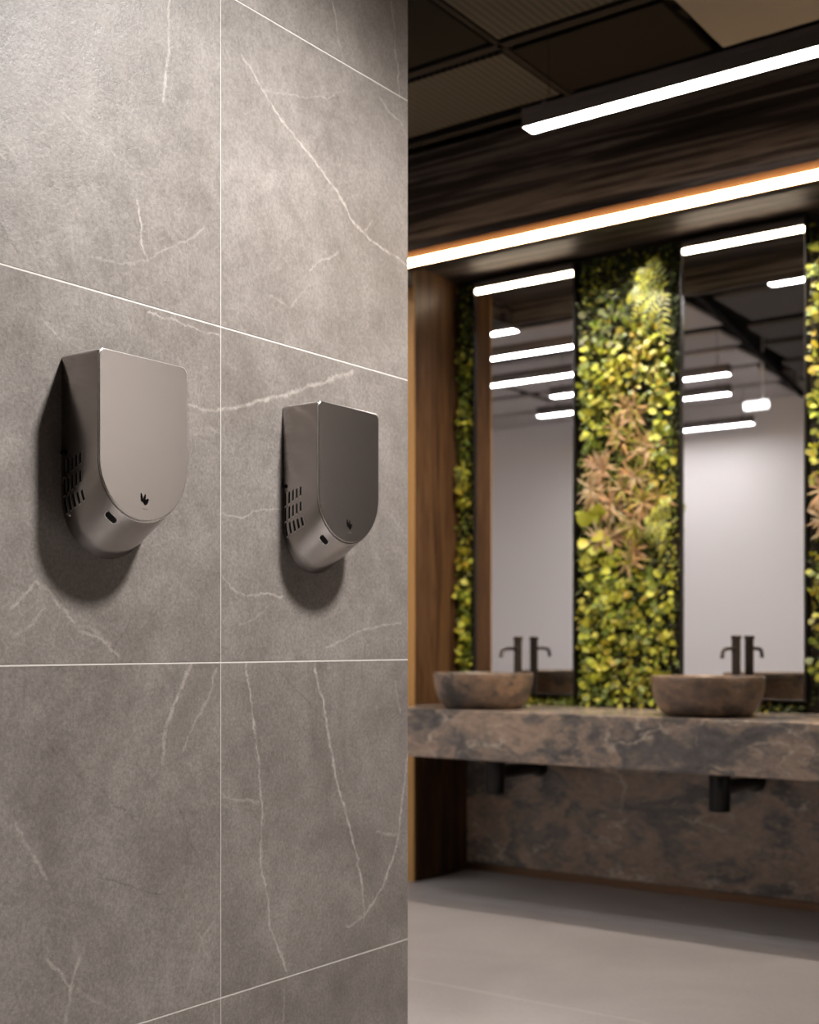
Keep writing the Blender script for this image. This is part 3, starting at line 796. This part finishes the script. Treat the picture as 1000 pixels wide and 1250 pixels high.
def downlight(x, y, label, watts=20, cone=150):
    root = thing('recessed_downlight', label, 'downlight', (x, y, 2.87), 'downlights in the soffit over the counter')
    mb = MB(); mb.lathe([(0.030, 0.0), (0.038, 0.0), (0.040, -0.004), (0.036, -0.006), (0.030, -0.004)], (x, y, 2.87), 32); mb.build('trim_ring', M['housing'], root, 40)
    ld = bpy.data.lights.new('downlight_beam', 'SPOT'); ld.energy = watts; ld.spot_size = math.radians(cone); ld.spot_blend = 1.0
    ld.shadow_soft_size = 0.028; ld.color = (1.0, 0.89, 0.78)
    lo = bpy.data.objects.new('downlight_beam', ld); COL.objects.link(lo); lo.parent = root; lo.location = (0, 0, -0.012)
downlight(-2.92, 4.86, 'leftmost small recessed downlight, above the right rim of the left basin', 12, 120)
downlight(-2.50, 4.86, 'small recessed downlight above the counter between the two basins', 20)
downlight(-1.74, 4.86, 'small recessed downlight to the right of the right basin', 20)
downlight(-1.30, 4.86, 'rightmost small recessed downlight above the counter', 20)

# ------------------------------------------------------------ ceiling panels
def panel(x0, x1, y0, y1, m, label, z=3.27, name='ceiling_panel', group='suspended ceiling panels'):
    root = thing(name, label, 'ceiling panel', ((x0 + x1) / 2, (y0 + y1) / 2, z), group)
    mb = MB(); mb.box((x0, y0, z), (x1, y1, z + 0.025), 0, 0.002); mb.build('board', m, root, None, ((x0 + x1) / 2, (y0 + y1) / 2, z))
    for xx in (x0 + 0.1, x1 - 0.1):
        mb = MB(); mb.tube([(xx, (y0 + y1) / 2, z + 0.02), (xx, (y0 + y1) / 2, ZC)], 0.003, 8); mb.build('hanger', M['bar'], root)
    return root
panel(-3.70, -2.47, 3.99, 4.42, M['mesh'], 'dark perforated metal ceiling panel left of the directly seen pendant lamp')
panel(-2.43, -1.85, 3.44, 3.89, M['mesh'], 'dark perforated metal ceiling panel at the very top of the picture')
panel(-3.70, -2.47, 3.44, 3.89, M['brownpanel'], 'plain dark brown ceiling panel in the top left corner of the open ceiling')
panel(-2.43, -1.84, 3.99, 4.42, M['brownpanel'], 'plain near black ceiling panel behind the pendant lamp')
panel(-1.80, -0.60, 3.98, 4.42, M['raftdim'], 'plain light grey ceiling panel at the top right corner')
rows = [(2.92, 3.36, 'third row from the counter'), (2.08, 2.72, 'fourth row from the counter'), (1.48, 1.88, 'fifth row from the counter'),
        (0.82, 1.33, 'sixth row from the counter'), (0.10, 0.68, 'seventh row from the counter'), (-0.58, -0.02, 'last row by the pale opposite wall')]
for y0, y1, lb in rows:
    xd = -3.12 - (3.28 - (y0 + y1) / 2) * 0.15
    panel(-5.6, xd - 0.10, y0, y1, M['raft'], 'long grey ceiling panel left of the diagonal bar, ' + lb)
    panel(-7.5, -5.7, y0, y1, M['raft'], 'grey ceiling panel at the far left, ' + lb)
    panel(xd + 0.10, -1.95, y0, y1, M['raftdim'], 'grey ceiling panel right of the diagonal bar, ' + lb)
panel(-7.5, -3.85, 3.44, 3.89, M['raft'], 'long grey ceiling panel left of the dark brown ones, second row from the counter')
panel(-7.5, -3.85, 3.99, 4.42, M['raft'], 'long grey ceiling panel left of the perforated one, row next to the bulkhead')
# cross bars of the ceiling grid
b = MB()
for y in (3.40, 3.94, 4.50): b.box((-7.6, y - 0.02, 3.27), (1.75, y + 0.02, 3.31))
b.box((-2.46, 3.40, 3.27), (-2.44, 4.5, 3.31))
struct('trim_3', b, M['bar'], 'black bars of the open ceiling grid')
root = thing('cable_tray', 'dark diagonal cable tray crossing the ceiling, seen in the right mirror', 'cable tray', (-3.4, 1.34, 3.24))
mb = MB()
p0, p1 = Vector((-3.10, 3.38, 3.235)), Vector((-3.70, -0.55, 3.235)); d = (p1 - p0).normalized(); s_ = Vector((-d.y, d.x, 0)) * 0.022; u = Vector((0, 0, 0.03))
mb.add([p0 - s_, p0 + s_, p0 + s_ + u, p0 - s_ + u, p1 - s_, p1 + s_, p1 + s_ + u, p1 - s_ + u], [(0, 1, 2, 3), (7, 6, 5, 4), (0, 4, 5, 1), (1, 5, 6, 2), (2, 6, 7, 3), (3, 7, 4, 0)])
mb.build('tray', M['bar'], root)
for q in (0.1, 0.9):
    p = p0.lerp(p1, q); mb = MB(); mb.tube([p + u * 0.9, (p.x, p.y, ZC)], 0.004, 8); mb.build('hanger', M['bar'], root)

# ------------------------------------------------------------ living wall
rnd = random.Random(7)
BOUND = None
def strip_of(x): return (-3.468, -3.352) if x < -3.3 else ((-1.738, -1.0) if x > -1.8 else (-2.778, -2.298))
def leaf(mb, base, d, nrm, ln, wd, col, kind='oval', droop=0.25, fold=0.25):
    d = d.normalized(); s = d.cross(nrm).normalized(); nn = s.cross(d).normalized()
    ts = (0.0, 0.18, 0.42, 0.68, 0.88, 1.0)
    w = {'oval': (0.08, 0.72, 1.0, 0.86, 0.48, 0.0), 'lance': (0.25, 0.75, 1.0, 0.75, 0.38, 0.0), 'round': (0.1, 0.85, 1.05, 1.0, 0.62, 0.0)}[kind]
    V = []; F = []
    for t, ww in zip(ts, w):
        c = base + d * (ln * t) - nn * (droop * ln * t * t)
        V += [c - s * (wd / 2 * ww) + nn * (fold * wd / 2 * ww), c, c + s * (wd / 2 * ww) + nn * (fold * wd / 2 * ww)]
    for i in range(len(ts) - 1):
        a = 3 * i; F += [(a, a + 1, a + 4, a + 3), (a + 1, a + 2, a + 5, a + 4)]
    if BOUND and (min(p.x for p in V) < BOUND[0] or max(p.x for p in V) > BOUND[1]): return
    mb.add(V, F)
    for t in ts:
        k = 0.92 + 0.12 * t
        mb.col += [(col[0] * k, col[1] * k, col[2] * k, 1)] * 3

def jit(c, a=0.25):
    k = 1 + rnd.uniform(-a, a); h = rnd.uniform(-a, a) * 0.35
    return (max(0.002, c[0] * k * (1 + h)), max(0.002, c[1] * k * (1 - h * 0.3)), max(0.001, c[2] * k))

LIME = (0.43, 0.44, 0.045); YEL = (0.36, 0.27, 0.018); MID = (0.13, 0.17, 0.018); DARK = (0.045, 0.062, 0.010)
TAN = (0.40, 0.255, 0.125); PALE = (0.30, 0.32, 0.09); OLIVE = (0.24, 0.22, 0.018); GREYG = (0.16, 0.17, 0.07)
OUT = Vector((0, -1, 0))
def rdir(spread):
    a = rnd.uniform(0, 2 * PI); return Vector((math.cos(a), 0, math.sin(a))), a

def round_plant(x, z, r, cols, label, nl=34, size=0.040, group=None, depth=0.0):
    global BOUND; BOUND = strip_of(x)
    mb = MB()
    for k in range(nl):
        d, a = rdir(1); q = r * math.sqrt(rnd.random())
        base = Vector((x + math.cos(a) * q, 5.165 - depth - (r - q) * 0.45 - rnd.uniform(0, 0.02), z + math.sin(a) * q))
        dd = (Vector((math.cos(a) + rnd.uniform(-0.8, 0.8), -0.35 - rnd.random() * 0.6, math.sin(a) * 0.8 + rnd.uniform(-0.8, 0.5)))).normalized()
        nrm = (OUT + Vector((rnd.uniform(-0.4, 0.4), 0, rnd.uniform(0.0, 0.7)))).normalized()
        ln = size * rnd.uniform(0.7, 1.2)
        leaf(mb, base, dd, nrm, ln, ln * rnd.uniform(0.7, 0.9), jit(rnd.choice(cols)), 'round', 0.2, 0.18)
    o = (x, 5.19, z)
    root = thing('leafy_plant', label, 'plant', o, group)
    mb.build('foliage', M['leaf'], root, 180, o)
    st = MB()
    for k in range(4):
        a = rnd.uniform(0, 2 * PI); st.tube([(x, 5.20, z), (x + math.cos(a) * r * 0.4, 5.16 - depth, z + math.sin(a) * r * 0.4)], 0.0025, 6)
    st.build('stem', M['soil'], root, None, o)
    return root

def rosette(x, z, r, cols, label, nl=46, wd=0.0095, tilt=0.5, group=None):
    global BOUND; BOUND = strip_of(x)
    mb = MB()
    hearts = [Vector((x + rnd.uniform(-0.035, 0.035), 5.150 - rnd.uniform(0, 0.02), z + rnd.uniform(-0.035, 0.035))) for _ in range(3)]
    for k in range(nl):
        c = hearts[k % 3]
        a = 2 * PI * k * 0.382 + rnd.uniform(-0.3, 0.3); up = rnd.uniform(0.1, 1.3)
        dd = Vector((math.cos(a), -up * tilt * 1.6, math.sin(a) + 0.15)).normalized()
        nrm = (OUT + Vector((math.cos(a), 0, math.sin(a))) * -0.3 + Vector((0, 0, 0.4))).normalized()
        ln = r * rnd.uniform(0.5, 0.95)
        leaf(mb, c + dd * 0.008, dd, nrm, ln, wd * rnd.uniform(0.8, 1.4), jit(rnd.choice(cols), 0.3), 'lance', 0.45, 0.35)
    o = (x, 5.19, z)
    root = thing('spiky_plant', label, 'plant', o, group)
    mb.build('foliage', M['leaf'], root, 180, o)
    st = MB()
    for c in hearts: st.tube([(x, 5.20, z), c + Vector((0, 0.004, 0))], 0.004, 8)
    st.build('stem', M['soil'], root, None, o)
    return root

def fern(x, z, r, label, cols=(PALE, LIME), fronds=9, group=None, a0=20, a1=340):
    global BOUND; BOUND = strip_of(x)
    mb = MB(); c = Vector((x, 5.145, z))
    for k in range(fronds):
        a = math.radians(a0 + (a1 - a0) * (k + rnd.uniform(-0.2, 0.2)) / (fronds - 1)); ln = r * rnd.uniform(0.8, 1.15)
        d = Vector((math.cos(a), 0, math.sin(a)))
        pts = []
        for j in range(11):
            t = j / 10
            pts.append(c + d * (ln * t) + Vector((0, -1, 0)) * (0.07 * math.sin(t * PI * 0.8)) + Vector((0, 0, -1)) * (0.25 * ln * t * t))
        for j in range(1, 11):
            T = (pts[j] - pts[j - 1]).normalized(); side = T.cross(OUT).normalized()
            w_ = 0.19 * r * math.sin(PI * (0.12 + 0.80 * j / 10)) + 0.008
            for sg in (-1, 1):
                leaf(mb, pts[j], (side * sg + T * 0.55).normalized(), (OUT + Vector((0, 0, 0.5))).normalized(), w_, 0.0085, jit(rnd.choice(cols), 0.3), 'lance', 0.15, 0.2)
        leaf(mb, pts[-1], (pts[-1] - pts[-2]).normalized(), OUT, 0.03, 0.010, jit(cols[0], 0.2), 'lance')
    o = (x, 5.19, z)
    root = thing('fern', label, 'fern', o, group)
    mb.build('frond', M['leaf'], root, 180, o)
    st = MB(); st.tube([(x, 5.20, z), (x, 5.14, z)], 0.006, 8); st.build('stem', M['soil'], root, None, o)
    return root

# planting felt and the close carpet of small leaves nobody could count
mb = MB(); mb.box((XN + 0.001, 5.205, 0.80), (-1.0, YB - 0.001, 2.865)); o = mb.build('trim_4', M['soil']); o['kind'] = 'structure'
def carpet(x0, x1, z0, z1, n, label):
    global BOUND; BOUND = None
    mb = MB()
    for k in range(n):
        x = rnd.uniform(x0, x1); z = rnd.uniform(z0, z1)
        v = math.sin(x * 9 + 1.3) + math.sin(z * 5.1 + x * 3) + rnd.uniform(-0.8, 0.8)
        col = DARK if z > 2.45 and rnd.random() < 0.6 else (MID if v > 0.4 else (OLIVE if v > -0.4 else DARK))  # more dark leaves under the soffit, its shade put into the colour
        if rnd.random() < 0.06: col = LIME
        d, a = rdir(1); ln = rnd.uniform(0.014, 0.027)
        dd = (d + OUT * rnd.uniform(0.2, 0.9) + Vector((0, 0, -0.25))).normalized()
        nrm = (OUT + Vector((rnd.uniform(-0.6, 0.6), 0, rnd.uniform(-0.1, 0.8)))).normalized()
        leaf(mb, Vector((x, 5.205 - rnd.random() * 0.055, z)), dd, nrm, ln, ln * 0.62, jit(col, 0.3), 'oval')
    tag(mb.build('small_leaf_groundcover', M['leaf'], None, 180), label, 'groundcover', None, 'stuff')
carpet(-3.455, -3.375, 0.84, 2.84, 1100, 'carpet of tiny dark leaves between walnut pier and left mirror')
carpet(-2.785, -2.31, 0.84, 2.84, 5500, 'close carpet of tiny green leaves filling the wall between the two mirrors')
carpet(-1.72, -1.15, 0.84, 2.84, 3500, 'carpet of tiny green leaves right of the right mirror')
carpet(-3.33, -2.82, 0.828, 0.855, 260, 'low fringe of tiny green leaves under the left mirror')
carpet(-2.27, -1.76, 0.828, 0.855, 260, 'low fringe of tiny green leaves under the right mirror')

ORD = ['lowest', 'second lowest', 'third lowest', 'fourth lowest', 'fifth lowest', 'sixth lowest', 'seventh lowest', 'eighth lowest', 'ninth lowest', 'tenth lowest', 'eleventh lowest']
def place(x):
    if x < -3.3: return 'between walnut pier and left mirror'
    if x > -1.75: return 'right of the right mirror'
    if x < -2.62: return 'beside the left mirror'
    if x > -2.40: return 'beside the right mirror, on its left'
    return 'midway between the mirrors'
def which(items, x, z, key):
    """rank of a plant from the counter upwards among its own kind in its own column"""
    same = sorted(q[1] for q in items if place(q[0]) == place(x) and key(q) == key((x, z) + tuple(items[[(a[0], a[1]) for a in items].index((x, z))][2:])))
    return '' if len(same) == 1 else ORD[same.index(z)] + ' '
ROUND = [(-2.722, 2.525, 'g'), (-2.62, 2.528, 'g'), (-2.52, 2.424, 'y'), (-2.422, 2.446, 'y'), (-2.701, 2.376, 'l'), (-2.58, 2.305, 'y'), (-2.441, 2.342, 'y'), (-2.64, 2.222, 'y'), (-2.732, 2.268, 'l'),
 (-2.336, 2.221, 'l'), (-2.337, 2.116, 'l'), (-2.347, 1.972, 'l'), (-2.422, 2.232, 'o'), (-2.722, 2.084, 'l'), (-2.345, 1.799, 'o'), (-2.724, 1.608, 'L'), (-2.681, 1.458, 'l'), (-2.58, 1.419, 'l'),
 (-2.722, 1.313, 'l'), (-2.383, 1.341, 'l'), (-2.60, 1.274, 'l'), (-2.48, 1.344, 'o'), (-2.701, 1.166, 'l'), (-2.56, 1.165, 'l'), (-2.693, 1.056, 'l'), (-2.58, 1.057, 'o'), (-2.461, 1.20, 'm'), (-2.383, 1.093, 'm'),
 (-2.701, 0.891, 'l'), (-2.54, 0.913, 'm'), (-2.422, 0.915, 'm'), (-2.33, 1.20, 'm'), (-2.34, 0.93, 'm'), (-2.47, 1.03, 'm'),
 (-3.392, 1.836, 'y'), (-3.396, 1.523, 'y'), (-3.392, 1.366, 'l'), (-3.392, 1.19, 'l'), (-3.396, 1.053, 'm'), (-3.396, 2.20, 'm'), (-3.396, 2.46, 'm'), (-3.40, 0.90, 'm'),
 (-1.680, 2.243, 'y'), (-1.675, 2.046, 'l'), (-1.682, 1.85, 'y'), (-1.68, 1.389, 'm'), (-1.68, 1.258, 'y'), (-1.68, 1.061, 'l'), (-1.675, 2.44, 'o'), (-1.68, 2.639, 'm')]
PAL = {'l': ((LIME, LIME, MID), 'lime', 0.036, 44), 'L': ((LIME,), 'large leaved bright lime', 0.078, 12), 'y': ((YEL, OLIVE, LIME), 'yellow green', 0.034, 42), 'o': ((OLIVE, YEL, MID), 'olive and gold', 0.034, 34),
       'm': ((MID, OLIVE, LIME), 'mid green small leaved', 0.026, 50), 'g': ((GREYG, MID), 'dull grey green', 0.034, 34)}
for x, z, k in ROUND:
    cols, nm, sz, nl = PAL[k]
    narrow = x < -3.3
    round_plant(x, z, 0.048 if narrow else 0.085, cols, nm + ' plant, ' + which(ROUND, x, z, lambda q: q[2]) + place(x), nl if not narrow else int(nl * 0.6), sz, 'rounded leaf plants of the living wall')
SPIKY = [(-2.52, 2.136), (-2.588, 2.035), (-2.461, 1.951), (-2.52, 1.812), (-2.681, 1.897), (-2.615, 1.711), (-2.52, 1.632), (-2.422, 1.734), (-2.715, 1.78), (-2.50, 1.488), (-2.64, 1.548), (-1.66, 1.60), (-1.66, 1.72)]
for x, z in SPIKY:
    pink = x < -2.6 or x > -1.8
    rosette(x, z, 0.092, (TAN, TAN, (0.46, 0.34, 0.21)) if pink else (TAN, (0.40, 0.24, 0.08), OLIVE),
            ('pinkish beige' if pink else 'tan and gold') + ' spiky plant, ' + which(SPIKY, x, z, lambda q: 0) + place(x), group='spiky plants of the living wall')
fern(-2.345, 2.64, 0.19, 'large pale green fern by the top left corner of the right mirror', a0=105, a1=275, fronds=6)
fern(-2.335, 1.64, 0.11, 'pale green fern against the left side of the right mirror at mid height', a0=80, a1=290, fronds=8)
rosette(-3.41, 1.93, 0.060, (PALE, LIME), 'small pale green spiky plant between walnut pier and left mirror', nl=30)
